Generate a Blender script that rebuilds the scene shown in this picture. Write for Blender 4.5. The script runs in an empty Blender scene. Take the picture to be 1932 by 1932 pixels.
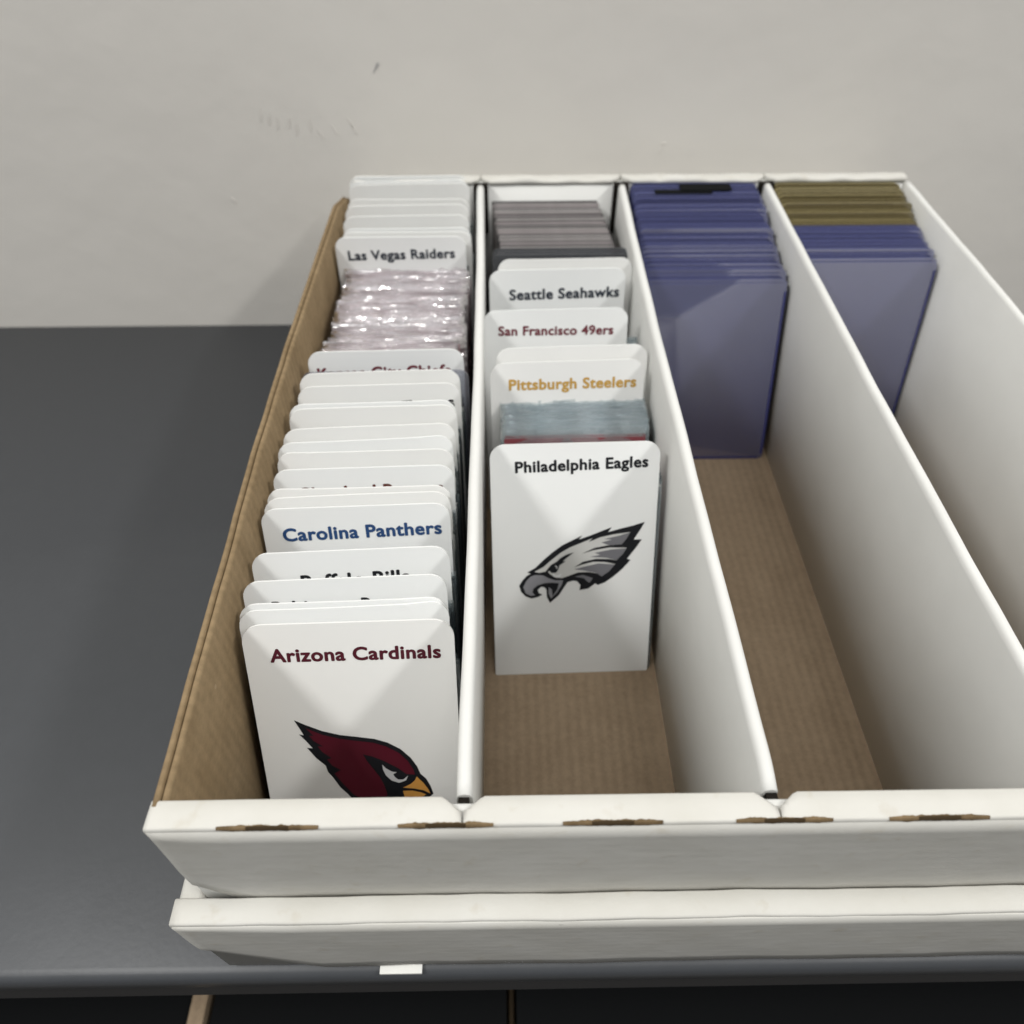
import bpy, bmesh, math, random
from mathutils import Vector, Matrix
from mathutils.geometry import tessellate_polygon
random.seed(7)
R = math.radians
U = 0.0254                                   # everything below is laid out in inches
SC = bpy.context.scene
COL = SC.collection

# ------------------------------------------------------------------ camera, world, lamps, exposure
CAM_H, PITCH, YAW, FOC = 12.7, 47.0, 0.86, 1463.0     # focal length in units of a 1932 px wide frame
cd = bpy.data.cameras.new('camera'); cam = bpy.data.objects.new('camera', cd); COL.objects.link(cam)
cam.location = (0, 0, CAM_H*U); cam.rotation_euler = (R(90-PITCH), 0, -R(YAW))
cd.sensor_width = 36; cd.lens = 36*FOC/1932; cd.clip_start = 0.01; cd.clip_end = 50
cd.dof.use_dof = True; cd.dof.focus_distance = 10.0*U; cd.dof.aperture_fstop = 11.0
SC.camera = cam
w = bpy.data.worlds.new('World'); SC.world = w; w.use_nodes = True
_n, _l = w.node_tree.nodes, w.node_tree.links       # a lit room: bright ceiling, dim around
_tc = _n.new('ShaderNodeTexCoord'); _sx = _n.new('ShaderNodeSeparateXYZ'); _rp = _n.new('ShaderNodeValToRGB')
_l.new(_tc.outputs['Generated'], _sx.inputs[0]); _l.new(_sx.outputs[2], _rp.inputs[0]); _l.new(_rp.outputs[0], _n['Background'].inputs[0])
_rp.color_ramp.elements[0].position = 0.0; _rp.color_ramp.elements[0].color = (0.13, 0.13, 0.13, 1)
_rp.color_ramp.elements[1].position = 0.75; _rp.color_ramp.elements[1].color = (0.70, 0.71, 0.72, 1)
_n['Background'].inputs[1].default_value = 0.62
def area(name, loc, tgt, sx, sy, watts, col):
    d = bpy.data.lights.new(name, 'AREA'); d.shape = 'RECTANGLE'; d.size = sx; d.size_y = sy
    d.energy = watts; d.color = col
    o = bpy.data.objects.new(name, d); COL.objects.link(o); o.location = loc
    o.rotation_euler = (Vector(tgt)-Vector(loc)).to_track_quat('-Z', 'Y').to_euler()
    return o
TG = (0.0, 0.25, 0.1)
area('ceiling_lamp_left', (-1.25, -0.30, 1.75), TG, 0.9, 0.10, 19.5, (1.0, 0.99, 0.965))
area('ceiling_lamp_right', (1.45, -0.20, 1.75), TG, 0.9, 0.10, 19.5, (1.0, 0.99, 0.965))
area('fill_lamp_middle', (0.1, -0.45, 2.3), TG, 0.9, 0.5, 9, (1.0, 0.98, 0.95))  # added soft fill to brighten the wall, besides the two side lamps
SC.view_settings.view_transform = 'Standard'; SC.view_settings.look = 'None'
SC.view_settings.exposure = 0.27; SC.view_settings.gamma = 1
SC.render.engine = 'CYCLES'; SC.cycles.transparent_max_bounces = 40; SC.cycles.max_bounces = 10

# ------------------------------------------------------------------ measuring helpers (inches)
_th, _ps = R(PITCH), R(YAW)
_hf = Vector((math.sin(_ps), math.cos(_ps), 0)); _rt = Vector((math.cos(_ps), -math.sin(_ps), 0))
_fw = _hf*math.cos(_th) - Vector((0, 0, 1))*math.sin(_th); _up = _rt.cross(_fw)
_eye = Vector((0, 0, CAM_H))
def ray(px, py): return _fw*FOC + _rt*(px-966) - _up*(py-966)
def meas(px, py, z):                          # where a sight line meets the level z
    d = ray(px, py); return _eye + d*((z-CAM_H)/d.z)

# ------------------------------------------------------------------ materials
def mat(name, base, rough=0.6, spec=0.3, var=0.0, vscale=8.0, bump=0.0, bscale=60.0, stretch=(1,1,1), col2=None, coat=0.0):
    m = bpy.data.materials.new(name); m.use_nodes = True; nt = m.node_tree; N = nt.nodes; L = nt.links
    b = N['Principled BSDF']; b.inputs['Roughness'].default_value = rough
    b.inputs['Specular IOR Level'].default_value = spec; b.inputs['Coat Weight'].default_value = coat
    b.inputs['Base Color'].default_value = (*base, 1)
    tc = N.new('ShaderNodeTexCoord'); mp = N.new('ShaderNodeMapping'); L.new(tc.outputs['Object'], mp.inputs[0])
    mp.inputs['Scale'].default_value = stretch
    if var > 0 or col2:
        n = N.new('ShaderNodeTexNoise'); n.inputs['Scale'].default_value = vscale/U/10; n.inputs['Detail'].default_value = 6
        L.new(mp.outputs[0], n.inputs[0])
        r = N.new('ShaderNodeValToRGB'); r.color_ramp.elements[0].position = 0.3; r.color_ramp.elements[1].position = 0.7
        c2 = col2 or tuple(c*(1-var) for c in base)
        r.color_ramp.elements[0].color = (*c2, 1); r.color_ramp.elements[1].color = (*base, 1)
        L.new(n.outputs[0], r.inputs[0]); L.new(r.outputs[0], b.inputs['Base Color'])
    if bump > 0:
        n2 = N.new('ShaderNodeTexNoise'); n2.inputs['Scale'].default_value = bscale/U/10; n2.inputs['Detail'].default_value = 5
        L.new(mp.outputs[0], n2.inputs[0])
        bp = N.new('ShaderNodeBump'); bp.inputs['Strength'].default_value = bump; bp.inputs['Distance'].default_value = 0.01*U*4
        L.new(n2.outputs[0], bp.inputs['Height']); L.new(bp.outputs[0], b.inputs['Normal'])
    return m
def kraft_mat(name, base, dark, flute_axis='X', amount=0.35):
    m = mat(name, base, 0.85, 0.15, col2=dark, vscale=16)
    nt = m.node_tree; N = nt.nodes; L = nt.links; b = N['Principled BSDF']
    tc = N.new('ShaderNodeTexCoord'); wv = N.new('ShaderNodeTexWave'); wv.bands_direction = flute_axis
    wv.inputs['Scale'].default_value = 1.9/U; wv.inputs['Distortion'].default_value = 0.0; wv.inputs['Detail'].default_value = 1
    L.new(tc.outputs['Object'], wv.inputs[0])
    n = N.new('ShaderNodeTexNoise'); n.inputs['Scale'].default_value = 30/U; n.inputs['Detail'].default_value = 6; L.new(tc.outputs['Object'], n.inputs[0])
    mx = N.new('ShaderNodeMath'); mx.operation = 'MULTIPLY_ADD'; mx.inputs[1].default_value = 0.6
    L.new(n.outputs[0], mx.inputs[0]); L.new(wv.outputs[1], mx.inputs[2])
    bp = N.new('ShaderNodeBump'); bp.inputs['Strength'].default_value = amount; bp.inputs['Distance'].default_value = 0.012*U
    L.new(mx.outputs[0], bp.inputs['Height']); L.new(bp.outputs[0], b.inputs['Normal'])
    # pale fibre flecks
    v = N.new('ShaderNodeTexVoronoi'); v.inputs['Scale'].default_value = 1.1/U; L.new(tc.outputs['Object'], v.inputs[0])
    lt = N.new('ShaderNodeMath'); lt.operation = 'LESS_THAN'; lt.inputs[1].default_value = 0.035; L.new(v.outputs[0], lt.inputs[0])
    ml = N.new('ShaderNodeMath'); ml.operation = 'MULTIPLY'; ml.inputs[1].default_value = 0.35; L.new(lt.outputs[0], ml.inputs[0])
    mixc = N.new('ShaderNodeMix'); mixc.data_type = 'RGBA'
    src = b.inputs['Base Color'].links[0].from_socket
    L.new(ml.outputs[0], mixc.inputs[0]); L.new(src, mixc.inputs[6]); mixc.inputs[7].default_value = (0.42, 0.33, 0.22, 1)
    # washboard of the flutes and short fibres in the liner's colour
    w2 = N.new('ShaderNodeTexWave'); w2.bands_direction = flute_axis; w2.inputs['Scale'].default_value = 1.75/U; L.new(tc.outputs['Object'], w2.inputs[0])
    fb = N.new('ShaderNodeTexNoise'); fb.inputs['Scale'].default_value = 9/U; fb.inputs['Detail'].default_value = 3; fb.inputs['Roughness'].default_value = 0.8; L.new(tc.outputs['Object'], fb.inputs[0])
    k1 = N.new('ShaderNodeMath'); k1.operation = 'MULTIPLY_ADD'; k1.inputs[1].default_value = 0.10; L.new(w2.outputs[1], k1.inputs[0])
    k2 = N.new('ShaderNodeMath'); k2.operation = 'MULTIPLY_ADD'; k2.inputs[1].default_value = 0.55; k2.inputs[2].default_value = 0.68; L.new(fb.outputs[0], k2.inputs[0]); L.new(k2.outputs[0], k1.inputs[2])
    mu = N.new('ShaderNodeVectorMath'); mu.operation = 'SCALE'; L.new(mixc.outputs[2], mu.inputs[0]); L.new(k1.outputs[0], mu.inputs['Scale'])
    L.new(mu.outputs[0], b.inputs['Base Color'])
    return m
def clear_mat(name, tint, gloss=0.10, body=0.10, bodycol=(0.8, 0.78, 0.8), rough=0.12, crinkle=0.0):
    m = bpy.data.materials.new(name); m.use_nodes = True; nt = m.node_tree; N = nt.nodes; L = nt.links
    N.remove(N['Principled BSDF']); out = N['Material Output']
    t = N.new('ShaderNodeBsdfTransparent'); t.inputs[0].default_value = (*tint, 1)
    d = N.new('ShaderNodeBsdfDiffuse'); d.inputs[0].default_value = (*bodycol, 1)
    g = N.new('ShaderNodeBsdfGlossy'); g.inputs['Roughness'].default_value = rough; g.inputs[0].default_value = (1, 1, 1, 1)
    m1 = N.new('ShaderNodeMixShader'); m1.inputs[0].default_value = body
    L.new(t.outputs[0], m1.inputs[1]); L.new(d.outputs[0], m1.inputs[2])
    lw = N.new('ShaderNodeLayerWeight'); lw.inputs[0].default_value = 0.35
    ad = N.new('ShaderNodeMath'); ad.operation = 'MULTIPLY_ADD'; ad.inputs[1].default_value = 0.5; ad.inputs[2].default_value = gloss
    L.new(lw.outputs['Fresnel'], ad.inputs[0])
    m2 = N.new('ShaderNodeMixShader'); L.new(ad.outputs[0], m2.inputs[0])
    if crinkle:
        tc = N.new('ShaderNodeTexCoord'); mp = N.new('ShaderNodeMapping'); mp.inputs['Scale'].default_value = (0.28, 3, 5.0)
        oi = N.new('ShaderNodeObjectInfo'); va = N.new('ShaderNodeVectorMath'); va.operation = 'ADD'
        L.new(tc.outputs['Object'], va.inputs[0]); L.new(oi.outputs['Location'], va.inputs[1]); L.new(va.outputs[0], mp.inputs[0])
        nn = N.new('ShaderNodeTexNoise'); nn.inputs['Scale'].default_value = 1.6/U; nn.inputs['Detail'].default_value = 2; L.new(mp.outputs[0], nn.inputs[0])
        bp = N.new('ShaderNodeBump'); bp.inputs['Strength'].default_value = crinkle; bp.inputs['Distance'].default_value = 0.12*U
        L.new(nn.outputs[0], bp.inputs['Height']); L.new(bp.outputs[0], g.inputs['Normal'])
    L.new(m1.outputs[0], m2.inputs[1]); L.new(g.outputs[0], m2.inputs[2]); L.new(m2.outputs[0], out.inputs[0])
    return m
M_WHITE = mat('white_cardboard', (0.62, 0.61, 0.57), 0.66, 0.22, col2=(0.57, 0.557, 0.51), vscale=11, bump=0.25, bscale=30)
def flecks(m, c, dens=0.05, sc=3.0):
    nt = m.node_tree; N = nt.nodes; L = nt.links; b = N['Principled BSDF']; src = b.inputs['Base Color'].links[0].from_socket
    tc = N.new('ShaderNodeTexCoord'); n = N.new('ShaderNodeTexNoise'); n.inputs['Scale'].default_value = sc/U; n.inputs['Detail'].default_value = 4
    L.new(tc.outputs['Object'], n.inputs[0]); r = N.new('ShaderNodeValToRGB'); L.new(n.outputs[0], r.inputs[0])
    r.color_ramp.elements[0].position = 0.62; r.color_ramp.elements[0].color = (0, 0, 0, 1); r.color_ramp.elements[1].position = 0.78; r.color_ramp.elements[1].color = (0.55, 0.55, 0.55, 1)
    mx = N.new('ShaderNodeMix'); mx.data_type = 'RGBA'; L.new(r.outputs[0], mx.inputs[0]); L.new(src, mx.inputs[6]); mx.inputs[7].default_value = (*c, 1)
    L.new(mx.outputs[2], b.inputs['Base Color'])
flecks(M_WHITE, (0.50, 0.46, 0.38))
def washboard(m, axis, amt):
    nt = m.node_tree; N = nt.nodes; L = nt.links; b = N['Principled BSDF']
    tc = N.new('ShaderNodeTexCoord'); wv = N.new('ShaderNodeTexWave'); wv.bands_direction = axis; wv.inputs['Scale'].default_value = 1.7/U; wv.inputs['Distortion'].default_value = 0.6
    L.new(tc.outputs['Object'], wv.inputs[0]); bp = N.new('ShaderNodeBump'); bp.inputs['Strength'].default_value = amt; bp.inputs['Distance'].default_value = 0.01*U
    L.new(wv.outputs[1], bp.inputs['Height'])
    old = b.inputs['Normal'].links[0].from_socket; L.new(old, bp.inputs['Normal']); L.new(bp.outputs[0], b.inputs['Normal'])
washboard(M_WHITE, 'Z', 0.05)
M_WHITE_IN = mat('white_cardboard_inside', (0.72, 0.72, 0.695), 0.64, 0.22, col2=(0.665, 0.665, 0.64), vscale=5, bump=0.2, bscale=20)
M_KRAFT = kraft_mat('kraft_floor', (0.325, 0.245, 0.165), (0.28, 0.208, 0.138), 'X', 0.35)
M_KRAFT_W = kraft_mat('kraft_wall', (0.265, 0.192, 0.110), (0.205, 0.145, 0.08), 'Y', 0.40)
M_KRAFT_E = kraft_mat('kraft_torn_edge', (0.22, 0.155, 0.085), (0.07, 0.045, 0.022), 'X', 1.0)
M_GAP_SHADE = mat('gap_shade', (0.012, 0.010, 0.008), 0.9, 0.1)  # near-black that stands for the shade inside the divider notches
M_DIV = mat('divider_plastic', (0.83, 0.84, 0.83), 0.42, 0.35, var=0.03, vscale=3, bump=0.06, bscale=5)
M_DIV_W = mat('divider_plastic_warm', (0.82, 0.82, 0.80), 0.46, 0.32, var=0.04, vscale=4, bump=0.06, bscale=6)
M_WALL = mat('painted_wall', (0.72, 0.695, 0.65), 0.8, 0.2, var=0.05, vscale=0.5, bump=0.9, bscale=5)
M_SHELF = mat('grey_metal_shelf', (0.058, 0.062, 0.068), 0.42, 0.45, var=0.05, vscale=30, bump=0.06, bscale=90)
M_BLACK = mat('black_box_paint', (0.004, 0.0045, 0.005), 0.75, 0.1)
M_SLEEVE = clear_mat('clear_sleeve', (0.98, 0.96, 0.97), 0.40, 0.24, (0.95, 0.88, 0.90), 0.15, 0.8)
M_SLEEVE_G = clear_mat('clear_sleeve_grey', (0.90, 0.93, 0.94), 0.10, 0.16, (0.50, 0.55, 0.57), 0.15)
M_BLUE = clear_mat('blue_rigid_plastic', (0.68, 0.70, 0.90), 0.17, 0.30, (0.19, 0.20, 0.36), 0.05)
M_WELD = mat('blue_weld', (0.035, 0.04, 0.15), 0.2, 0.5)
M_BLUE_E = mat('blue_plastic_edge', (0.11, 0.125, 0.28), 0.25, 0.5)
M_OLIVE_E = mat('yellowed_plastic_edge', (0.36, 0.31, 0.16), 0.25, 0.5)
M_OLIVE = clear_mat('yellowed_rigid_plastic', (0.70, 0.64, 0.40), 0.06, 0.5, (0.22, 0.18, 0.09), 0.14)
def ink(name, c): return mat('ink_'+name, c, 0.45, 0.3)
INK = {k: ink(k, c) for k, c in dict(maroon=(0.075, 0.008, 0.018), navy=(0.018, 0.06, 0.17), slate=(0.022, 0.030, 0.045),
      black=(0.008, 0.009, 0.012), gold=(0.52, 0.31, 0.07), crimson=(0.15, 0.022, 0.035), brown=(0.10, 0.02, 0.012),
      red=(0.085, 0.006, 0.016), beak=(0.55, 0.27, 0.06), white=(0.74, 0.75, 0.75), grey=(0.26, 0.26, 0.28),
      midgrey=(0.17, 0.17, 0.185), palegrey=(0.55, 0.55, 0.56), feather=(0.60, 0.60, 0.58), charcoal=(0.05, 0.05, 0.055)).items()}
M_CARD = [mat('card_'+n, c, 0.5, 0.3, var=0.12, vscale=20) for n, c in
          [('pink', (0.62, 0.42, 0.45)), ('rose', (0.55, 0.37, 0.40)), ('pale', (0.60, 0.56, 0.56)), ('grey', (0.40, 0.39, 0.39))]]
M_GREYC = [mat('card_edge_'+n, c, 0.55, 0.25, var=0.15, vscale=25) for n, c in
          [('a', (0.30, 0.28, 0.275)), ('b', (0.23, 0.215, 0.215)), ('c', (0.36, 0.34, 0.335)), ('d', (0.29, 0.255, 0.26)), ('e', (0.10, 0.095, 0.095))]]
M_DARKC = mat('card_dark', (0.06, 0.065, 0.075), 0.4, 0.4)
M_STEEL = [mat('card_steel_'+n, c, 0.5, 0.3, var=0.1) for n, c in [('a', (0.18, 0.23, 0.26)), ('b', (0.30, 0.33, 0.34)), ('c', (0.42, 0.43, 0.43)), ('d', (0.12, 0.15, 0.18))]]
M_REDC = mat('card_red', (0.22, 0.055, 0.065), 0.45, 0.3)

# ------------------------------------------------------------------ object helpers
def mesh(name, verts, faces, m, smooth=False):
    me = bpy.data.meshes.new(name); me.from_pydata([(v[0]*U, v[1]*U, v[2]*U) for v in verts], [], faces); me.materials.append(m)
    bm = bmesh.new(); bm.from_mesh(me); bmesh.ops.recalc_face_normals(bm, faces=bm.faces); bm.to_mesh(me); bm.free()
    if smooth:
        for p in me.polygons: p.use_smooth = True
    me.update(); return me
def link(name, me, parent=None):
    o = bpy.data.objects.new(name, me); COL.objects.link(o)
    if parent: o.parent = parent
    return o
def tag(o, label=None, cat=None, group=None, kind=None):
    for k, v in (('label', label), ('category', cat), ('group', group), ('kind', kind)):
        if v: o[k] = v
    return o
def empty(name, loc=(0, 0, 0), rot=(0, 0, 0)):
    o = bpy.data.objects.new(name, None); COL.objects.link(o); o.location = [c*U for c in loc]; o.rotation_euler = rot
    o.empty_display_size = 0.02; return o
def boxm(name, x0, x1, y0, y1, z0, z1, m):
    v = [(x, y, z) for x in (x0, x1) for y in (y0, y1) for z in (z0, z1)]
    f = [(0,1,3,2), (4,6,7,5), (0,4,5,1), (2,3,7,6), (0,2,6,4), (1,5,7,3)]
    return mesh(name, v, f, m)
def sweep(name, prof, axis, t0, t1, n, m, wob=None, smooth=True):
    """closed cross-section prof [(a,b)] run along an axis; wob(t, a, b) -> (da, db) makes it uneven"""
    k = len(prof); vs = []; fs = []
    for i in range(n+1):
        t = t0+(t1-t0)*i/n
        for a, b in prof:
            da, db = wob(t, a, b) if wob else (0, 0)
            vs.append((t, a+da, b+db) if axis == 'X' else (a+da, t, b+db))
    for i in range(n):
        for j in range(k): fs.append((i*k+j, i*k+(j+1) % k, (i+1)*k+(j+1) % k, (i+1)*k+j))
    fs += [tuple(range(k)), tuple(range(n*k, n*k+k))]
    me = mesh(name, vs, fs, m, smooth)
    if smooth:
        me.polygons[len(fs)-1].use_smooth = False; me.polygons[len(fs)-2].use_smooth = False
        for p in me.polygons: pass
    return me
def nz(seed, t, f=1.0):                       # smooth 1-D unevenness in -1..1
    return (math.sin(t*f*1.7+seed*3.1)+0.6*math.sin(t*f*4.3+seed*1.7)+0.35*math.sin(t*f*9.7+seed*5.3))/1.95
def rrect(W, H, rt, rb, n=6):                 # outline of a card, x centred, z from 0 to H
    pts = []
    for cx, cz, r, a0 in ((W/2-rt, H-rt, rt, 0), (-W/2+rt, H-rt, rt, 90), (-W/2+rb, rb, rb, 180), (W/2-rb, rb, rb, 270)):
        for i in range(n+1):
            a = R(a0+90*i/n); pts.append((cx+r*math.cos(a), cz+r*math.sin(a)))
    return pts
def slab(name, pts, t, m, bev=0.0, bend=0.0):
    """a flat outline in the x-z plane, front face at y=0, thickness t towards +y"""
    k = len(pts); vs = [(x, 0, z) for x, z in pts]+[(x, t, z) for x, z in pts]
    fs = [tuple(range(k)), tuple(range(2*k-1, k-1, -1))]+[(i, (i+1) % k, k+(i+1) % k, k+i) for i in range(k)]
    return mesh(name, vs, fs, m)
def fill_poly(name, polys, m, y=0.0):         # flat printed shapes in the x-z plane
    vs = []; fs = []
    for P in polys:
        o = len(vs); vs += [(x, y, z) for x, z in P]
        fs += [tuple(o+i for i in t) for t in tessellate_polygon([[Vector((x, z, 0)) for x, z in P]])]
    me = bpy.data.meshes.new(name); me.from_pydata([(a*U, b*U, c*U) for a, b, c in vs], [], fs); me.materials.append(m)
    return me

# ------------------------------------------------------------------ the setting
XW = (-3.655, -0.465, 2.83, 6.245, 9.545)    # box left wall, three dividers, right wall
FL, RIM = 0.30, 4.70                          # box floor and rim above the shelf
YF0, YF1 = 3.07, 3.39                         # front lip
YB0, YB1 = 18.05, 18.42                       # back lip
WALL_Y = 19.35
def grid_wall():
    me = boxm('wall', -60, 60, WALL_Y, WALL_Y+4, -32, 60, M_WALL); return me
tag(link('wall', grid_wall()), kind='structure')
tag(link('floor', boxm('floor', -60, 60, -40, WALL_Y, -34, -32, mat('floor_vinyl', (0.09, 0.085, 0.08), 0.6))), kind='structure')

# small scuffs and dents on the wall paint
def scuff(px, py, w_, h_, rz, c):
    d = ray(px, py); p = _eye + d*(WALL_Y/d.y)
    pts = []
    for i in range(10):
        a = i/10*2*math.pi; rr = 1+0.35*math.sin(3*a+px)
        x, z = w_*math.cos(a)*rr, h_*math.sin(a)*rr
        pts.append((x*math.cos(rz)-z*math.sin(rz), x*math.sin(rz)+z*math.cos(rz)))
    o = link('scuff_mark', slab('scuff_mark', pts, 0.01, c), bpy.data.objects['wall'])
    o.location = (p.x*U, (WALL_Y-0.008)*U, p.z*U)
M_SCUFF = mat('scuff', (0.42, 0.41, 0.40), 0.8); M_SCUFF2 = mat('faint_scuff', (0.70, 0.672, 0.63), 0.8)
scuff(710, 126, 0.03, 0.12, -0.6, M_SCUFF); scuff(1246, 284, 0.03, 0.07, -0.5, M_SCUFF2); scuff(1252, 271, 0.07, 0.03, 0.3, M_SCUFF2)
scuff(441, 378, 0.03, 0.09, 0.5, M_SCUFF2)
for px, py in ((492, 218), (508, 224), (524, 235), (546, 230), (560, 243), (586, 238), (603, 250), (632, 246), (660, 230), (668, 244)):
    scuff(px, py, 0.018, 0.13, -0.15 if px < 600 else 0.45, M_SCUFF2)

# ------------------------------------------------------------------ shelf the box stands on
sh = empty('shelf', (0, 2.74, 0))
tag(sh, 'dark grey metal shelf under the white card box, against the wall', 'shelf')
def rel(o, root): o.location = [-c for c in root.location]; return o
pr = [(WALL_Y-0.02, 0), (2.92, 0), (2.84, -0.015), (2.78, -0.05), (2.745, -0.11), (2.735, -0.18), (2.735, -0.42), (2.80, -0.46), (3.0, -0.46), (3.0, -0.30), (WALL_Y-0.02, -0.30)]
rel(link('shelf_top', sweep('shelf_top', pr, 'X', -42, 42, 2, M_SHELF), sh), sh)
pr2 = [(2.74, -0.47), (2.80, -0.47), (2.80, -1.25), (2.74, -1.25)]
rel(link('front_rail', sweep('front_rail', [(2.775, -0.462), (2.95, -0.462), (2.95, -1.1), (2.775, -1.1)], 'X', -42, 42, 1, mat('rail_paint', (0.035, 0.034, 0.034), 0.6), smooth=False), sh), sh)
for x in (-41, 40):
    rel(link('post', boxm('post', x, x+1.2, 3.0, 4.2, -32, -0.47, M_SHELF), sh), sh)
    rel(link('post', boxm('post', x, x+1.2, 17.6, 18.8, -32, -0.47, M_SHELF), sh), sh)
rel(link('lower_board', boxm('lower_board', -41, 41, 2.2, WALL_Y-0.1, -19.5, -19, M_SHELF), sh), sh)
# boxes stored on the lower board
def under_box(label, x0, x1, y0, y1, z1, lid_m, side_m):
    b = empty('stored_box', ((x0+x1)/2, y0, -19)); tag(b, label, 'box')
    rel(link('lid', boxm('lid', x0, x1, y0, y1, z1-1.6, z1, lid_m), b), b)
    rel(link('body', boxm('body', x0+0.15, x1-0.15, y0+0.15, y1-0.15, -18.99, z1-1.605, side_m), b), b)
M_UNDER = mat('shaded_brown_board', (0.10, 0.072, 0.045), 0.9, 0.1)  # kraft board with the shade under the shelf put into its colour
pl = meas(396, 1900, -6.0); pm = meas(961, 1900, -6.0)
under_box('narrow kraft brown box between black boxes, at the lower left under the shelf', pl.x-0.42, pl.x-0.1, 1.7, 13, -6.05, M_KRAFT, M_KRAFT)
under_box('black lidded box on the lower board, left of the narrow kraft box', pl.x-9, pl.x-0.46, 1.9, 13, -6.2, M_BLACK, M_BLACK)
under_box('black lidded box on the lower board, right beside the kraft box', pl.x, pm.x-0.06, 1.9, 13, -6.2, M_BLACK, M_BLACK)
under_box('narrow brown cardboard box between two black boxes under the shelf', pm.x+0.0, pm.x+0.09, 2.1, 12.5, -6.6, M_UNDER, M_UNDER)
under_box('black lidded box on the lower board, right of the brown sliver of cardboard', pm.x+0.15, pm.x+11, 1.9, 13, -6.15, M_BLACK, M_BLACK)

# ------------------------------------------------------------------ lid turned over as a tray, box inside it
LZ = 2.60; LX0, LX1 = -4.02, 9.91
lid = empty('box_lid', (3, 2.7, 0)); tag(lid, 'white cardboard lid turned over as a tray under the box, chamfered front flap', 'box lid')
rel(link('lid_base', boxm('lid_base', LX0+0.02, LX1-0.02, 2.93, 18.68, 0.005, 0.085, M_KRAFT), lid), lid)
def lidw(t, a, b): return (0.010*nz(1, t)+(0.035 if a < 2.9 else 0), 0.014*nz(2, t, 0.8)+(0.06 if b > 1 else 0))
rim_prof = [(3.045, 0.09), (3.045, 2.56), (3.02, 2.60), (2.76, 2.595), (2.72, 2.57), (2.70, 2.53), (2.70, 2.42), (2.76, 2.40), (2.76, 0.09)]
def lid_front(t, a, b):
    da, db = lidw(t, a, b)
    if b < 0.5: da += 0.15
    return da, db
rel(link('front_wall', sweep('front_wall', [(3.045, 0.09), (3.045, 2.56), (3.02, 2.60), (2.735, 2.597), (2.71, 2.590), (2.70, 2.565), (2.70, 2.40), (2.77, 2.38), (2.90, 0.09)], 'X', LX0, LX1, 90, M_WHITE, lidw), lid), lid)
# front flap with the chamfered corners
def flap(name, x0, x1, ch_w, ch_h, ztop, zbot, y0, y1, t, m, parent, seed, seg=100, rag=0.02):
    vs = []; fs = []
    rows = 7
    for i in range(seg+1):
        x = x0+(x1-x0)*i/seg
        e = min(x-x0, x1-x)
        zb = zbot + (ch_h*(1-e/ch_w) if e < ch_w else 0) + rag*0.5*nz(seed, x*2.4)
        for j in range(rows+1):
            f = j/rows; z = ztop+(zb-ztop)*f
            y = y0+(y1-y0)*((ztop-z)/(ztop-zbot)) - 0.02*math.sin(math.pi*f)*f + 0.012*f*nz(seed+2, x*0.9+z)
            vs.append((x, y, z))
    n = len(vs); vs += [(x, y+t, z) for x, y, z in vs]
    k = rows+1
    for i in range(seg):
        for j in range(rows):
            a = i*k+j; fs.append((a, a+1, a+k+1, a+k)); fs.append((n+a, n+a+k, n+a+k+1, n+a+1))
        fs.append((i*k, i*k+k, n+i*k+k, n+i*k)); a = i*k+rows; fs.append((a, n+a, n+a+k, a+k))
    for j in range(rows):
        fs.append((j, n+j, n+j+1, j+1)); a = seg*k+j; fs.append((a, a+1, n+a+1, n+a))
    return rel(link(name, mesh(name, vs, fs, m, True), parent), parent)
flap('front_flap', LX0+0.02, LX1-0.02, 1.35, 1.25, 2.60, 0.19, 2.720, 2.84, 0.05, M_WHITE, lid, 5)
for x0, x1 in ((LX0, LX0+0.28), (LX1-0.28, LX1)):
    rel(link('side_wall', sweep('side_wall', [(x0, 0.09), (x0, 2.55), (x0+0.05, 2.59), (x1-0.05, 2.59), (x1, 2.55), (x1, 0.09)], 'Y', 3.05, 18.40, 40, M_WHITE, lambda t, a, b: (0.01*nz(3, t), 0.01*nz(4, t))), lid), lid)
rel(link('back_wall', sweep('back_wall', [(18.42, 0.09), (18.42, 2.55), (18.47, 2.59), (18.66, 2.59), (18.70, 2.55), (18.70, 0.09)], 'X', LX0, LX1, 40, M_WHITE, lidw), lid), lid)

bx = empty('storage_box', (3, 3.1, 0.09))
tag(bx, 'open white cardboard box with four long rows for cards, kraft inside', 'storage box')
rel(link('floor_panel', boxm('floor_panel', XW[0]+0.09, XW[4]-0.09, 3.30, 18.05, 0.09, FL, M_KRAFT), bx), bx)
# left wall: kraft, bowed outwards, with two plies showing on top
def bow(t, a, b):
    s = (t-3.3)/14.6; k = math.sin(math.pi*min(max(s, 0), 1))
    h = (b-FL)/(RIM-FL)
    return (-0.13*k*h + 0.010*nz(7, t, 0.5)*h, (-0.28*max(0, s-0.93)/0.07*h if s > 0.93 else 0) + 0.012*nz(8, t)*h)
xl = XW[0]
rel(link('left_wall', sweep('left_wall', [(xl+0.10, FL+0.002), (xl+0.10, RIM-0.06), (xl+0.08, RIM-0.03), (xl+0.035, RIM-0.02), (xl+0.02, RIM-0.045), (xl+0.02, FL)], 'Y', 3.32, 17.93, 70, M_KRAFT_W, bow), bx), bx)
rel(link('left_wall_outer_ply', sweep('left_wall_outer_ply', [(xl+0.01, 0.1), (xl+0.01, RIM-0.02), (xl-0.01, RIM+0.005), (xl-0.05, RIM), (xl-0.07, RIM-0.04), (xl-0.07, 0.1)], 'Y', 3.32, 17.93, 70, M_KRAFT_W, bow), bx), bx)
xr = XW[4]
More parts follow.
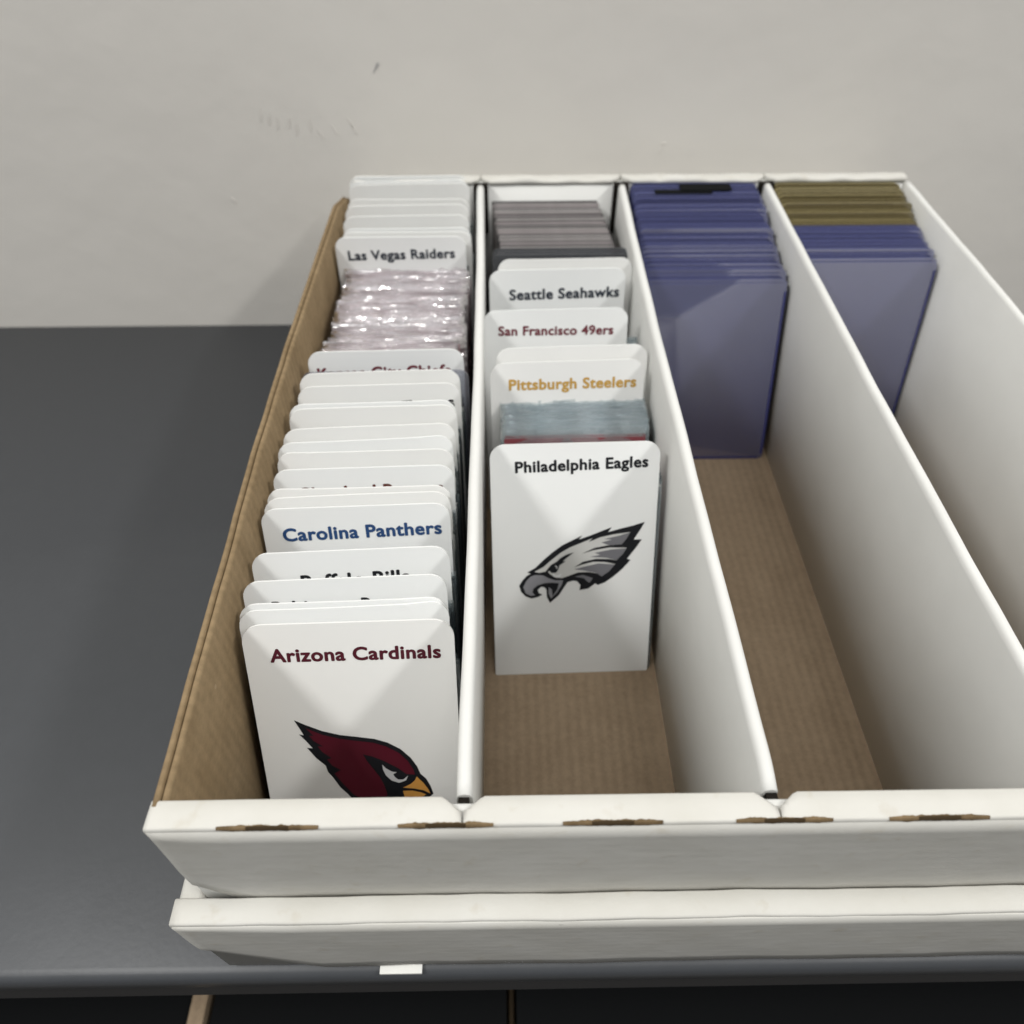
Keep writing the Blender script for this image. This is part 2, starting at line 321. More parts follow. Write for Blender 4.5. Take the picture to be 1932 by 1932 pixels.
rel(link('right_wall', sweep('right_wall', [(xr+0.07, 0.1), (xr+0.07, RIM-0.04), (xr+0.03, RIM), (xr-0.05, RIM), (xr-0.09, RIM-0.05), (xr-0.09, FL+0.002)], 'Y', 3.32, 17.93, 60, M_WHITE_IN, lambda t, a, b: (0.08*math.sin(math.pi*(t-3.3)/14.6)*(b/RIM), 0.01*nz(9, t))), bx), bx)
for k, xd in enumerate(XW[1:4]):
    def dw(t, a, b, k=k):
        s = (t-3.4)/14.5; h = (b-FL)/(RIM-FL)
        end = max(0, 1-(t-3.40)/0.5)**2
        return ((0.012*nz(10+k, t, 0.35) + (0.05, -0.04, -0.05)[k]*math.sin(math.pi*s))*h, (0.005*nz(20+k, t, 1.1) - 0.08*end)*h)
    tk = 0.085
    p = [(xd-tk, FL+0.002), (xd-tk, RIM-0.10), (xd-tk*0.9, RIM-0.05), (xd-tk*0.6, RIM-0.015), (xd, RIM), (xd+tk*0.6, RIM-0.015), (xd+tk*0.9, RIM-0.05), (xd+tk, RIM-0.10), (xd+tk, FL+0.002)]
    rel(link('row_divider', sweep('row_divider', p, 'Y', 3.43, 17.86, 90, M_WHITE_IN, dw), bx), bx)
# front wall with folded lip pieces and slots
def fw_(t, a, b): return (0.008*nz(31, t), 0)
rel(link('front_wall', sweep('front_wall', [(3.34, 0.1), (3.34, RIM-0.10), (3.32, RIM-0.075), (3.12, RIM-0.075), (3.09, RIM-0.11), (3.10, 0.1)], 'X', XW[0]-0.05, XW[4]+0.05, 60, M_WHITE_IN, fw_), bx), bx)
def lip(name, x0, x1, yo, yi, sgn, seed, c0, c1, parent, lf=0.012):
    """one folded-over lip piece: flat top, rounded outer fold, corners cut towards the row dividers"""
    seg = 60; vs = []; fs = []; ring = []
    for i in range(seg+1):
        x = x0+(x1-x0)*i/seg; e0, e1 = x-x0, x1-x
        cut = 0
        if c0 and e0 < 0.20: cut = max(cut, 0.17*(1-e0/0.20))
        if c1 and e1 < 0.20: cut = max(cut, 0.17*(1-e1/0.20))
        wv = 0.010*nz(seed, x*1.6); lift = lf*abs(nz(seed+4, x*0.9)) if sgn < 0 else lf*nz(seed+4, x*0.9)
        yy = yi-sgn*cut
        prof = [(yy, RIM-0.07), (yy, RIM-0.02+lift*0.3), (yy-sgn*0.02, RIM+lift), ((yi+yo)/2, RIM+0.008+lift), (yo+sgn*0.028, RIM+wv), (yo+sgn*0.008, RIM-0.008+wv), (yo, RIM-0.058), (yo+sgn*0.006, RIM-0.16), (yo+sgn*0.022, RIM-0.16), (yo+sgn*0.03, RIM-0.07)]
        vs += [(x, y, z) for y, z in prof]; k = len(prof)
    for i in range(seg):
        for j in range(k): fs.append((i*k+j, i*k+(j+1) % k, (i+1)*k+(j+1) % k, (i+1)*k+j))
    fs += [tuple(range(k)), tuple(range(seg*k, seg*k+k))]
    return rel(link(name, mesh(name, vs, fs, M_WHITE, True), parent), parent)
for i in range(4):
    lip('front_lip', XW[i]+(0.012 if i else -0.07), XW[i+1]-(0.012 if i < 3 else -0.07), YF0, YF1, 1, 40+i, i > 0, i < 3, bx)
flap('front_flap', XW[0]-0.06, XW[4]+0.06, 0.65, 0.75, RIM-0.058, 2.30, YF0-0.002, YF0+0.002, 0.022, M_WHITE, bx, 8, 120, 0.01)
rel(link('back_wall', sweep('back_wall', [(YB0, FL+0.002), (YB0, RIM-0.08), (YB1-0.02, RIM-0.08), (YB1-0.02, 0.1), (18.17, 0.1), (18.17, FL)], 'X', XW[0]+0.12, XW[4]+0.05, 40, M_WHITE_IN, fw_), bx), bx)
for i in range(4):
    lip('back_lip', XW[i]+(0.02 if i else 0.22), XW[i+1]-(0.02 if i < 3 else -0.03), YB1, YB0-0.02, -1, 50+i, i > 0, i < 3, bx, 0.07)
def slot(xc, w_, seed):                      # torn slot on the front fold where the brown core shows
    rnd = random.Random(seed); seg = 60
    jag = [0.0]
    for i in range(seg): jag.append(0.6*jag[-1]+rnd.uniform(-1, 1)*0.6)
    jag2 = [0.0]
    for i in range(seg): jag2.append(0.6*jag2[-1]+rnd.uniform(-1, 1)*0.6)
    def strip(nm, k_, off, m, parent):
        vs = []; fs = []
        for i in range(seg+1):
            f = i/seg; x = xc-w_*k_/2+w_*k_*f; env = min(1, 6*f, 6*(1-f))
            up = k_*0.022*env*max(0.15, 0.8+0.5*jag[i]); dn = k_*0.024*env*max(0.1, 0.8+0.7*jag2[i])
            zc = RIM-0.012+0.008*nz(seed+3, x*3)
            vs += [(x, YF0+0.020+up, RIM+0.013+off), (x, YF0+0.010, RIM+0.008+off), (x, YF0-0.004-off, zc), (x, YF0-0.005-off, zc-0.004-dn), (x, YF0+0.02, zc-0.004-dn), (x, YF0+0.045, zc-0.01)]
        k = 6
        for i in range(seg):
            for j in range(k): fs.append((i*k+j, i*k+(j+1) % k, (i+1)*k+(j+1) % k, (i+1)*k+j))
        fs += [tuple(range(k)), tuple(range(seg*k, seg*k+k))]
        o = link(nm, mesh(nm, vs, fs, m), parent); return o
    o = rel(strip('torn_slot', 1.0, 0.0, M_KRAFT_E, bx), bx)
    strip('dark_crack', 0.42, 0.0025, mat('torn_core', (0.05, 0.034, 0.018), 0.9, 0.1), o)
for i in range(9):
    if i in (0, 8): continue
    slot((0, -2.46, -0.635, 1.085, 2.855, 4.46, 6.10, 7.80)[i], (1.00, 1.04, 0.98, 1.03)[i % 4], 60+i)
# near-black blocks painting the shade where the dividers plug into the end walls
for xd in XW[1:4]:
    rel(link('notch_shade', boxm('notch_shade', xd-0.06, xd+0.06, 3.345, 3.425, RIM-1.2, RIM-0.13, M_GAP_SHADE), bx), bx)
    rel(link('notch_shade', boxm('notch_shade', xd-0.17, xd+0.17, 17.87, 18.045, RIM-1.2, RIM-0.03, M_GAP_SHADE), bx), bx)

# little white tab lying on the shelf under the lid's flap
a = meas(718, 1822, 0.03); b = meas(797, 1822, 0.03)
pt = link('paper_tab', boxm('paper_tab', -(b.x-a.x)/2, (b.x-a.x)/2, 0, 0.35, 0, 0.05, mat('tab_paper', (0.82, 0.82, 0.78), 0.5)))
pt.location = ((a.x+b.x)/2*U, 2.765*U, 0.004*U)
tag(pt, 'small white tab poking out from under the front flap of the lid', 'tab')

# ------------------------------------------------------------------ white divider cards
DW, DH, DT = 2.776, 4.40, 0.03
ME_DIV = slab('divider_card', rrect(DW, DH, 0.24, 0.03), DT, M_DIV)
ME_DIV2 = slab('divider_card', rrect(DW, DH, 0.27, 0.04), DT, M_DIV_W)
def warped(seed, m, W=DW, H=DH, t=DT):
    zs = [0, 0.03]+[H*f for f in (0.2, 0.4, 0.6, 0.8, 0.9)]+[H-0.25+0.25*math.sin(R(a)) for a in (0, 18, 36, 54, 72, 90)]
    rnd = random.Random(seed); a1, a2, a3 = rnd.uniform(-.035, .035), rnd.uniform(-.03, .03), rnd.uniform(0, 0.06); sd = rnd.choice((-1, 1)); nc = 12
    front = []
    for z in zs:
        hw = W/2 if z <= H-0.25 else W/2-0.25+math.sqrt(max(0, 0.0625-(z-H+0.25)**2))
        for i in range(nc+1):
            x = -hw+2*hw*i/nc; u = x/(W/2); v = z/H
            y = a1*(1-u*u)*v + a2*u*v*v + a3*max(0, sd*u-0.6)/0.4*max(0, v-0.8)/0.2
            front.append((x, y, z))
    n = len(front); vs = front+[(x, y+t, z) for x, y, z in front]; fs = []; k = nc+1; r = len(zs)
    for j in range(r-1):
        for i in range(nc):
            q = j*k+i; fs.append((q, q+1, q+k+1, q+k)); fs.append((n+q, n+q+k, n+q+k+1, n+q+1))
        fs.append((j*k, j*k+k, n+j*k+k, n+j*k)); q = j*k+nc; fs.append((q, n+q, n+q+k, q+k))
    for i in range(nc):
        fs.append((i, n+i, n+i+1, i+1)); q = (r-1)*k+i; fs.append((q, q+1, n+q+1, n+q))
    return mesh('divider_card', vs, fs, m)
WARP = [warped(i, M_DIV if i % 2 else M_DIV_W) for i in range(7)]
cards = []                                    # (row, root, top y, lean) of every divider
def lean_of(row, y): return (1.0+(18.0-y)*1.85) if row == 0 else (2.5+(17.8-y)*2.55)
def divider(row, xl, xr, yl, yr, label, lean=None, extra=0.0):
    zt = FL+DH*0.97
    for _ in range(4):
        pL, pR = meas(xl, yl, zt), meas(xr, yr, zt); c = (pL+pR)/2
        ln = lean if lean is not None else lean_of(row, c.y)
        ln = max(ln, 1.0); zt = FL+0.004+DH*math.cos(R(ln))
    yaw = math.atan2(pR.y-pL.y, pR.x-pL.x)
    yaw = max(-0.05, min(0.05, yaw))
    lo, hi = XW[row]+0.13+DW/2, XW[row+1]-0.10-DW/2
    cx = max(lo, min(hi, c.x))
    root = empty('divider_card', (cx, c.y-DH*math.sin(R(ln)), FL+0.004), (-R(ln), 0, yaw))
    tag(root, label, 'divider card', 'white divider cards standing in the rows')
    link('card', random.choice(WARP) if 'blank' in label and 'blank looking' not in label else random.choice((ME_DIV, ME_DIV2)), root)
    cards.append((row, root, c.y-DH*math.sin(R(ln)), ln))
    return root
def local(root, px, py):                      # sight line -> point on the card's front face (inches)
    bpy.context.view_layer.update(); mi = root.matrix_world.inverted()
    o = mi @ (_eye*U); d = mi.to_3x3() @ ray(px, py); t = -o.y/d.y; p = o+d*t
    return p.x/U, p.z/U
def lettering(root, s, xl, yl, xr, yr, inkname, weight=0.034):
    (ax, az), (bx_, bz) = local(root, xl, yl), local(root, xr, yr)
    cu = bpy.data.curves.new('lettering', 'FONT'); cu.body = s; cu.size = 1; cu.resolution_u = 4
    cu.space_character = 1.06
    to = bpy.data.objects.new('lettering', cu); COL.objects.link(to); bpy.context.view_layer.update()
    me0 = bpy.data.meshes.new_from_object(to.evaluated_get(bpy.context.evaluated_depsgraph_get()))
    COL.objects.unlink(to); bpy.data.objects.remove(to)
    xs = [v.co.x for v in me0.vertices]; x0, x1 = min(xs), max(xs); sc = math.hypot(bx_-ax, bz-az)/(x1-x0); an = math.atan2(bz-az, bx_-ax)
    vs = []; fs = []
    for c, (ox, oz) in enumerate(((0, 0), (1, 0), (-1, 0), (0, 1), (0, -1), (.7, .7), (-.7, .7), (.7, -.7), (-.7, -.7))):
        o = len(vs)
        for v in me0.vertices:
            x, z = (v.co.x-x0+ox*weight)*sc, (v.co.y+oz*weight)*sc*0.97
            vs.append(((ax+x*math.cos(an)-z*math.sin(an))*U, (-0.003-0.0004*c)*U, (az+x*math.sin(an)+z*math.cos(an))*U))
        fs += [tuple(o+i for i in p.vertices) for p in me0.polygons]
    me = bpy.data.meshes.new('lettering'); me.from_pydata(vs, [], fs); bpy.data.meshes.remove(me0)
    me.materials.append(INK[inkname])
    return link('lettering', me, root)

# row 1, front to back
c_card = divider(0, 457, 861, 1181, 1168, 'front white divider of the left row, maroon lettering above a red bird head')
lettering(c_card, 'Arizona Cardinals', 512, 1249, 831, 1240, 'maroon')
divider(0, 455, 853, 1152, 1137, 'blank divider edge directly behind the maroon lettered front divider')
divider(0, 454, 850, 1141, 1127, 'blank white divider just in front of the black Baltimore lettering')
r3 = divider(0, 464, 849, 1099, 1083, 'white divider with only the tips of black lettering showing, third tab from the front')
lettering(r3, 'Baltimore Ravens', 517, 1157, 790, 1144, 'black')
r4 = divider(0, 481, 855, 1046, 1030, 'white divider with the upper half of black lettering showing, left row')
lettering(r4, 'Buffalo Bills', 572, 1110, 773, 1098, 'black')
r5 = divider(0, 495, 853, 962, 949, 'white divider with complete blue lettering in the left row')
lettering(r5, 'Carolina Panthers', 537, 1021, 833, 1006, 'navy')
divider(0, 493, 849, 941, 929, 'blank white divider directly behind the blue lettered one')
divider(0, 491, 848, 926, 914, 'blank white divider covering most of the dark brown lettering behind')
r7 = divider(0, 518, 860, 888, 877, 'white divider with just the tips of dark brown lettering showing')
lettering(r7, 'Cleveland Browns', 566, 942, 836, 929, 'brown')
divider(0, 525, 861, 857, 845, 'blank white divider directly behind the brown lettered one')
divider(0, 524, 855, 836, 823, 'blank white divider, second behind the brown lettered one')
divider(0, 538, 862, 811, 800, 'blank white divider, third behind the brown lettered one')
divider(0, 535, 875, 773, 765, 'blank white divider with its right corner reaching farthest right, mid left row')
divider(0, 528, 846, 764, 755, 'wide placed blank divider just in front of the black letter s')
rg = divider(0, 562, 872, 731, 722, 'blank looking white divider with one black letter s at its right end')
lettering(rg, 'Houston Texans', 634, 790, 857, 767, 'black')
divider(0, 567, 869, 706, 698, 'blank white divider directly in front of the half hidden red lettering')
rk = divider(0, 582, 875, 665, 658, 'white divider with half hidden dark red lettering, in front of the shiny sleeves')
lettering(rk, 'Kansas City Chiefs', 602, 715, 850, 707, 'crimson')
rl = divider(0, 628, 877, 449, 446, 'white divider with complete grey black lettering behind the shiny sleeves')
lettering(rl, 'Las Vegas Raiders', 659, 491, 858, 486, 'slate')
BACK = [(645, 888, 438), (646, 887, 431), (646, 884, 408), (647, 886, 388), (651, 888, 376), (654, 890, 358), (653, 889, 352), (653, 889, 343)]
for i, (a_, b_, y_) in enumerate(BACK):
    r_ = divider(0, a_, b_, y_+1.5, y_-1.5, ('blank white divider directly behind the grey black lettered one' if i == 0 else
                 'rearmost blank white divider of the left row, against the back lip' if i == len(BACK)-1 else 'blank white divider inside the pack at the back end of the left row'))
    if i >= len(BACK)-3: r_.scale = (1, 1, 1.028)
    r_['group'] = 'blank dividers at the back of the left row'
# row 2
r_e = divider(1, 929, 1251, 840, 832, 'front white divider of the second row, black lettering above a grey eagle head')
lettering(r_e, 'Philadelphia Eagles', 973, 892, 1222, 880, 'black')
rp = divider(1, 931, 1222, 686, 677, 'white divider with golden yellow lettering')
lettering(rp, 'Pittsburgh Steelers', 961, 736, 1199, 729, 'gold')
divider(1, 941, 1227, 658, 650, 'blank white divider directly behind the golden lettered one')
rs = divider(1, 917, 1188, 587, 580, 'white divider with brownish red lettering ending in a number')
lettering(rs, 'San Francisco 49ers', 941, 633, 1156, 630, 'crimson')
rse = divider(1, 922, 1187, 511, 505, 'white divider with dark slate lettering, second row')
lettering(rse, 'Seattle Seahawks', 962, 566, 1167, 559, 'slate')
divider(1, 944, 1196, 491, 485, 'blank white divider behind the slate lettered one, rearmost of the second row')

# ------------------------------------------------------------------ printed bird heads
def logo(root, scale, ox, oy, layers):
    par = None
    for i, (nm, inkname, polys) in enumerate(layers):
        P = [[local(root, (x/scale+ox)/1.325, (y/scale+oy)/1.325) for x, y in p] for p in polys]
        o = link(nm, fill_poly(nm, P, INK[inkname], -0.004-0.003*i), par or root)
        if par is None: par = o
logo(c_card, 2.76, 494, 1500, [
 ('bird_head_print', 'black', [[(665,828),(740,860),(860,903),(980,930),(1100,943),(1220,957),(1310,982),(1400,1027),(1470,1087),(1515,1147),(1537,1197),(1577,1230),(1607,1280),(1627,1334),(1590,1365),(1500,1372),(1430,1405),(1330,1450),(1230,1462),(1120,1420),(1036,1336),(985,1290),(935,1222),(900,1185),(885,1142),(820,1090),(755,1018),(795,1022),(745,968),(700,926),(733,932),(700,880)]]),
 ('red_feathers', 'red', [[(745,882),(860,928),(980,955),(1100,970),(1210,982),(1300,1008),(1390,1053),(1450,1108),(1490,1168),(1500,1203),(1440,1197),(1380,1155),(1290,1110),(1210,1078),(1140,1062),(1170,1110),(1220,1172),(1260,1222),(1285,1270),(1310,1336),(1290,1400),(1180,1400),(1075,1336),(1010,1270),(945,1195),(990,1170),(930,1140),(893,1098),(925,1088),(860,1045),(828,1008),(868,1008),(800,970),(770,935),(800,935)]]),
 ('eye_white', 'palegrey', [[(1275,1133),(1300,1158),(1340,1180),(1375,1185),(1350,1198),(1362,1218),(1385,1235),(1420,1235),(1452,1208),(1440,1240),(1392,1258),(1340,1242),(1300,1207),(1280,1167)]]),
 ('beak', 'beak', [[(1512,1213),(1560,1258),(1592,1300),(1607,1330),(1560,1308),(1500,1297),(1418,1290),(1470,1265),(1500,1240)], [(1418,1312),(1480,1310),(1540,1322),(1577,1336),(1550,1356),(1430,1358)]]),
])
logo(r_e, 4.6, 1240, 1260, [
 ('eagle_head_print', 'black', [[(358,787),(450,735),(550,640),(650,555),(760,475),(870,420),(992,360),(952,408),(1080,362),(1200,315),(1332,264),(1287,322),(1420,285),(1560,250),(1712,204),(1660,290),(1582,408),(1676,404),(1600,510),(1505,627),(1546,640),(1450,745),(1350,830),(1250,900),(1170,930),(1140,912),(1060,970),(958,990),(970,930),(930,885),(880,880),(820,900),(780,960),(720,1050),(620,1136),(585,1070),(580,985),(560,958),(520,950),(480,985),(490,1020),(532,1040),(480,1070),(410,1086),(340,1062),(290,1012),(266,940),(300,885),(350,828),(400,800)]]),
 ('pale_feathers', 'feather', [[(440,778),(540,725),(640,640),(740,560),(850,497),(960,452),(1112,390),(1064,435),(1200,380),(1350,347),(1545,320),(1500,395),(1445,462),(1290,472),(1130,503),(980,572),(1120,530),(1300,498),(1500,500),(1460,570),(1385,645),(1300,630),(1150,628),(1000,662),(895,728),(1000,692),(1120,662),(1250,664),(1368,688),(1300,770),(1215,830),(1160,795),(1060,778),(940,785),(840,822),(760,850),(680,845),(620,805),(590,770),(640,735),(720,690),(700,660),(630,700),(570,775),(500,790)]]),
 ('grey_feathers', 'midgrey', [[(1545,320),(1500,395),(1445,462),(1290,468),(1210,440),(1330,405),(1240,400),(1420,360)], [(1500,505),(1460,570),(1385,643),(1270,615),(1080,605),(1200,580),(1130,560),(1320,520)], [(1366,692),(1300,770),(1215,830),(1150,788),(1010,762),(900,748),(1020,715),(1180,680)], [(900,832),(1000,812),(1112,848),(1078,902),(1050,890),(1010,850)]]),
 ('dark_lines', 'black', [[(690,668),(740,618),(810,578),(895,553),(825,605),(765,655),(800,655),(730,700),(715,750),(690,785),(640,790),(615,765),(560,792),(620,735),(650,690)], [(1120,385),(1075,425),(1160,392)]]),
 ('beak', 'grey', [[(398,830),(450,812),(540,815),(610,850),(680,872),(772,872),(752,930),(700,1012),(632,1082),(606,1030),(604,950),(640,975),(650,1055),(705,975),(722,905),(640,900),(560,905),(480,930),(430,970),(418,1010),(450,1045),(400,1052),(340,1022),(313,950),(350,878)]]),
 ('eye_glint', 'white', [[(678,700),(700,710),(705,735),(690,745),(700,725),(685,720)], [(640,785),(700,815),(760,790),(730,840),(660,830)]]),
])

# ------------------------------------------------------------------ cards in clear sleeves
def sleeve_mesh(seed, m, W=2.62, H=3.66):
    rnd = random.Random(seed); nx = 22; ZR = (0, 0.3, 0.7, 0.93, 0.965, 0.985, 1.0); nzr = len(ZR)-1; vs = []; fs = []
    ph = rnd.uniform(0, 9)
    for side in (0, 1):
        for i in range(nx+1):
            x = -W/2+W*i/nx; e = math.sin(math.pi*i/nx)
            for j in range(nzr+1):
                f = ZR[j]; z = H*f
                if j == nzr: z += 0.035*nz(seed+side, x*2.2)
                open_ = (0.016+0.020*abs(nz(seed*2+side, x*1.7)))*e*max(0, (f-0.7)/0.3)
                y = 0.010*e*(-1 if side == 0 else 1) + (-open_ if side == 0 else open_) + (0.012*nz(ph, x*3+z*2))*f*f*e
                if side == 0: y -= 0.002
                if f > 0.95: y += (f-0.95)*(0.9+1.6*nz(seed*1.3+side, x*2.1+seed))*0.9
                vs.append((x, y+0.008, z))
    k = nzr+1; n = (nx+1)*k
    for s in (0, 1):
        for i in range(nx):
            for j in range(nzr):
                a = s*n+i*k+j; fs.append((a, a+1, a+k+1, a+k))
    for j in range(nzr):
        fs.append((j, j+1, n+j+1, n+j)); a = nx*k+j; fs.append((a, n+a, n+a+1, a+1))
    me = bpy.data.meshes.new('sleeve'); me.from_pydata([(a*U, b*U, c*U) for a, b, c in vs], [], fs); me.materials.append(m)
    for p in me.polygons: p.use_smooth = True
    return me
SLV = [sleeve_mesh(i, M_SLEEVE) for i in range(9)]
SLVG = [sleeve_mesh(i+20, M_SLEEVE_G) for i in range(5)]
CARD = {m.name: slab('card', rrect(2.5, 3.5, 0.012, 0.012, 1), 0.016, m) for m in M_CARD+M_STEEL+[M_REDC, M_DARKC]}
def sleeved(x, y, lean, cm, slv, label, group, yaw=0.0, dz=0.0):
    r = empty('sleeved_card', (x, y, FL+0.006+dz), (-R(lean), 0, yaw))
    tag(r, label, 'sleeved card', group)
    c = link('card', CARD[cm.name], r); c.location = (0, 0, 0.02*U)
    link('sleeve', slv, r); return r
# the shiny pack between the two red and grey lettered dividers of row 1
y0 = [c for c in cards if c[1] is rk][0]; y1 = [c for c in cards if c[1] is rl][0]
n = 58
for i in range(n):
    f = i/(n-1)
    y = y0[2]+0.09+(y1[2]-y0[2]-0.14)*f; ln = y0[3]+(y1[3]-y0[3])*f
    ptop = y+3.6*math.sin(R(ln))
    g = i//7
    x = -2.03-0.04*f-(0.09 if f < 0.35 else 0)+random.Random(g*3+1).uniform(-0.07, 0.07)+random.uniform(-0.025, 0.025)
    cm = M_CARD[0] if i % 3 == 0 else random.choice(M_CARD)
    sleeved(x, y, ln, cm, random.choice(SLV), 'pinkish card in a shiny clear sleeve, packed before the grey black lettered divider',
            'sleeved cards in the shiny pack of the left row', random.uniform(-0.012, 0.02), random.uniform(0, 0.05))
# sleeved cards hidden between the other dividers; their edges show on the right
def between(row, shift, slv, cms, group, label):
    cs = sorted([c for c in cards if c[0] == row], key=lambda c: c[2])
    for a_, b_ in zip(cs, cs[1:]):
        if (a_[1] is rk): continue
        gap = b_[2]-a_[2]-0.05; k = min(int(gap/0.055), 7)
        for i in range(k):
            y = a_[2]+0.055+0.05*i
            ln = a_[3]+(b_[3]-a_[3])*(i+1)/(k+1)
            hi = XW[row+1]-0.12-1.31
            sleeved(min(hi, a_[1].location.x/U+shift+random.uniform(-0.03, 0.03)), y, ln, random.choice(cms), random.choice(slv), label, group, a_[1].rotation_euler.z)
between(0, 0.10, SLVG, M_STEEL, 'sleeved cards filed between the dividers of the left row', 'sleeved card filed between white dividers of the left row, only its side edge showing')
# row 2: grey blue pack behind the eagle divider
ye = [c for c in cards if c[1] is r_e][0]; yp = [c for c in cards if c[1] is rp][0]
p0, p1 = meas(1080, 814, 3.69), meas(1082, 759, 3.74)
n = 19
for i in range(n):
    f = i/(n-1); ytop = p0.y+(p1.y-p0.y)*f
    ln = ye[3]+(yp[3]-ye[3])*(0.15+0.8*f); y = ytop-3.6*math.sin(R(ln))
    first = i < 3
    lab = 'red card in a clear sleeve at the front of the grey pack' if first else 'grey blue card in a clear sleeve, packed before the golden lettered divider'
    sleeved(1.30+random.uniform(-0.03, 0.03), y, ln, M_REDC if first else random.choice(M_STEEL), random.choice(SLVG), lab,
            'red sleeved cards at the front of the second row pack' if first else 'grey sleeved cards of the second row pack', 0.012, random.uniform(-0.004, 0.055))
for i in range(7):
    sleeved(1.33, ye[2]+0.06+0.05*i, ye[3]-0.3*i, random.choice(M_STEEL), random.choice(SLVG), 'sleeved card right behind the eagle divider, its dark right edge showing',
            'sleeved cards right behind the eagle divider', 0.01)
ys = [c for c in cards if c[1] is rs][0]
for i in range(6):
    sleeved(1.36, ys[2]+0.06+0.05*i, ys[3]-0.2*i, random.choice(M_STEEL), random.choice(SLVG), 'sleeved card filed behind the brownish red lettered divider, right edge showing',
            'sleeved cards behind the brownish red lettered divider', 0.01)
# bare grey cards at the back of row 2, and the dark holder in front of them
ME_BARE = [slab('bare_card', rrect(2.5, 3.98, 0.02, 0.02, 1), 0.03, m) for m in M_GREYC]
q0, q1 = meas(1040, 468, 4.26), meas(1030, 377, 4.26)
n = 44
for i in range(n):
    f = i/(n-1); ytop = min(q0.y+(q1.y-q0.y)*f, 17.88); ytop = q0.y+(17.86-q0.y)*f
    ln = 6*(1-f)+1.0
    o = link('bare_card', ME_BARE[(i*7+i//5) % 5 if i % 6 else 4])
    xc = 1.24-0.20*f+0.035*nz(3, i*0.7)+random.uniform(-0.012, 0.012)
    o.location = (xc*U, (ytop-3.98*math.sin(R(ln)))*U, (FL+0.004+random.uniform(0, 0.02))*U); o.rotation_euler = (-R(ln), 0, random.uniform(-0.004, 0.004))
    tag(o, 'grey unsleeved card in the tight pack at the back of the second row', 'card', 'grey unsleeved cards at the back of the second row')
M_SMOKE = clear_mat('smoke_holder', (0.55, 0.58, 0.62), 0.05, 0.35, (0.16, 0.165, 0.18), 0.2)
ME_DARK = slab('card_holder', rrect(2.95, 4.05, 0.12, 0.05, 4), 0.05, M_SMOKE)
for i in range(3):
    ptop = meas(1050, 474+i*5, 4.25)
    o = link('card_holder', ME_DARK); ln = 9
    o.location = (1.28*U, (ptop.y-4.05*math.sin(R(ln)))*U, (FL+0.004)*U); o.rotation_euler = (-R(ln), 0, 0)
    tag(o, 'dark smoky card holder between the grey cards and the rearmost white divider', 'card holder', 'dark smoky card holders in the second row')

# ------------------------------------------------------------------ rigid plastic holders in rows 3 and 4
def holder_mesh(m, me_, H=4.0, W=2.98, t=0.068):
    """two clear sheets welded along both sides and the bottom, open at the top"""
    vs = []; fs = []
    def add(me_pts, ya, yb):
        o = len(vs); k = len(me_pts)
        vs.extend([(x, ya, z) for x, z in me_pts]+[(x, yb, z) for x, z in me_pts])
        fs.append(tuple(o+i for i in range(k))); fs.append(tuple(o+k+i for i in reversed(range(k))))
        for i in range(k): fs.append((o+i, o+(i+1) % k, o+k+(i+1) % k, o+k+i))
    P = rrect(W, H, 0.13, 0.08, 4)
    add(P, 0, 0.016); add(rrect(W, H-0.03, 0.13, 0.08, 4), t-0.016, t)
    for x0, x1 in ((-W/2+0.005, -W/2+0.09), (W/2-0.09, W/2-0.005)):
        add([(x0, 0.1), (x1, 0.1), (x1, H-0.16), (x0, H-0.16)], 0.018, t-0.018)
    add([(-W/2+0.1, 0.005), (W/2-0.1, 0.005), (W/2-0.1, 0.07), (-W/2+0.1, 0.07)], 0.018, t-0.018)
    nw = len(fs)
    for P_ in ([(W/2-0.055, 0.12), (W/2-0.004, 0.12), (W/2-0.004, H-0.18), (W/2-0.055, H-0.18)], [(-W/2+0.004, 0.12), (-W/2+0.055, 0.12), (-W/2+0.055, H-0.18), (-W/2+0.004, H-0.18)], [(-W/2+0.1, 0.004), (W/2-0.1, 0.004), (W/2-0.1, 0.06), (-W/2+0.1, 0.06)]): add(P_, -0.003, -0.0005)
    me = mesh('rigid_holder', vs, fs, m); me.materials.append(me_); me.materials.append(M_WELD if m is M_BLUE else me_)
    for p in me.polygons:
        if p.normal.z > 0.5: p.material_index = 1
        if p.index >= nw: p.material_index = 2
    return me
HTS = (4.0, 4.06, 4.12, 4.2, 4.3)
ME_TB = [holder_mesh(M_BLUE, M_BLUE_E, h) for h in HTS]; ME_TY = [holder_mesh(M_OLIVE, M_OLIVE_E, h) for h in HTS]
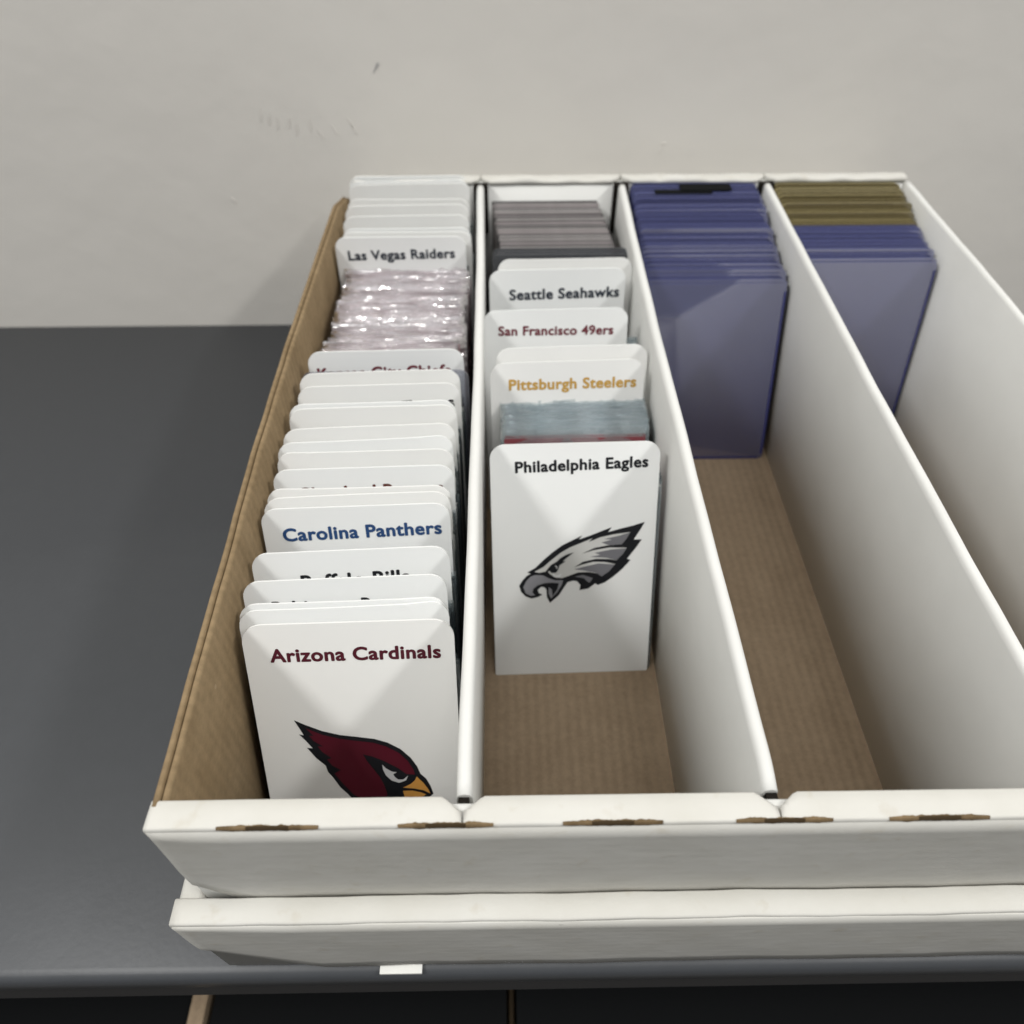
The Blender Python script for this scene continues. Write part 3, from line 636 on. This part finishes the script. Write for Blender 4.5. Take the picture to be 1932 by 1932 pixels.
def holders(xc, yb0, yt0, n, me_of, lab_of, grp_of):
    for i in range(n):
        f = i/(n-1); ybot = yb0+(17.93-yb0)*f
        ln0 = math.degrees(math.asin((yt0-yb0)/4.0)); ln = ln0*(1-f)**1.0+1.0*f
        o = link('rigid_card_holder', me_of(i)[0 if i == 0 else min(4, int(f*5.2+(0.7 if (i//5) % 2 else 0)))]); d = random.uniform(-0.012, 0.012)
        o.location = ((xc+d+0.02*nz(4, i*0.9))*U, ybot*U, (FL+0.004+((0.05*abs(nz(6, i*0.8))+random.uniform(0, 0.015)) if i else 0))*U); o.rotation_euler = (-R(ln), 0, random.uniform(-0.004, 0.004))
        tag(o, lab_of(i), 'card holder', grp_of(i))
pb = meas(1452, 865, FL); ptp = meas(1500, 527, FL+3.85)
x3 = (XW[2]+XW[3])/2
holders(x3, pb.y, ptp.y, 56, lambda i: ME_TB, lambda i: 'front clear blue rigid holder with its whole face showing, third row' if i == 0 else 'clear blue rigid holder in the pack behind the front one, third row',
        lambda i: None if i == 0 else 'blue rigid card holders of the third row')
x4 = (XW[3]+XW[4])/2
NY = 26
holders(x4, 14.2, 15.15, 46, lambda i: ME_TY if i >= 46-NY else ME_TB,
        lambda i: 'yellowed rigid holder at the back of the fourth row' if i >= 46-NY else 'clear blue rigid holder in front of the yellowed ones, fourth row',
        lambda i: 'yellowed rigid card holders of the fourth row' if i >= 46-NY else 'blue rigid card holders of the fourth row')
# black strip lying along the back of the blue pack
st = empty('black_strip', (4.5, 17.5, 4.66))
for x0_, x1_, ya_, yb2, zz in ((1237, 1345, 365, 357, 4.655), (1285, 1382, 359, 346, 4.675)):
    c0, c1, c2, c3 = meas(x0_, ya_, zz), meas(x1_, ya_, zz), meas(x1_, yb2, zz), meas(x0_, yb2, zz)
    rel(link('strip_piece', boxm('strip_piece', c0.x, c1.x, c0.y, min(c2.y, 18.03), zz-0.018, zz, M_BLACK), st), st)
tag(st, 'black strip lying on top of the rearmost blue holders, close to the back lip', 'strip')

hz = FL+4.25
for j, (yy, ln) in enumerate(((700, 12.5),)):
    kp = meas(716, yy, hz)
    o = link('card_holder', ME_CLEARH := slab('card_holder', rrect(2.9, 4.33, 0.16, 0.05, 4), 0.05, clear_mat('clear_holder', (0.72, 0.74, 0.80), 0.10, 0.25, (0.30, 0.30, 0.34), 0.15)))
    o.location = (-2.03*U, (kp.y-4.33*math.sin(R(ln)))*U, (FL+0.004)*U); o.rotation_euler = (-R(ln), 0, 0.012)
    tag(o, 'clear greyish holder standing in front of the half hidden dark red lettering', 'card holder')
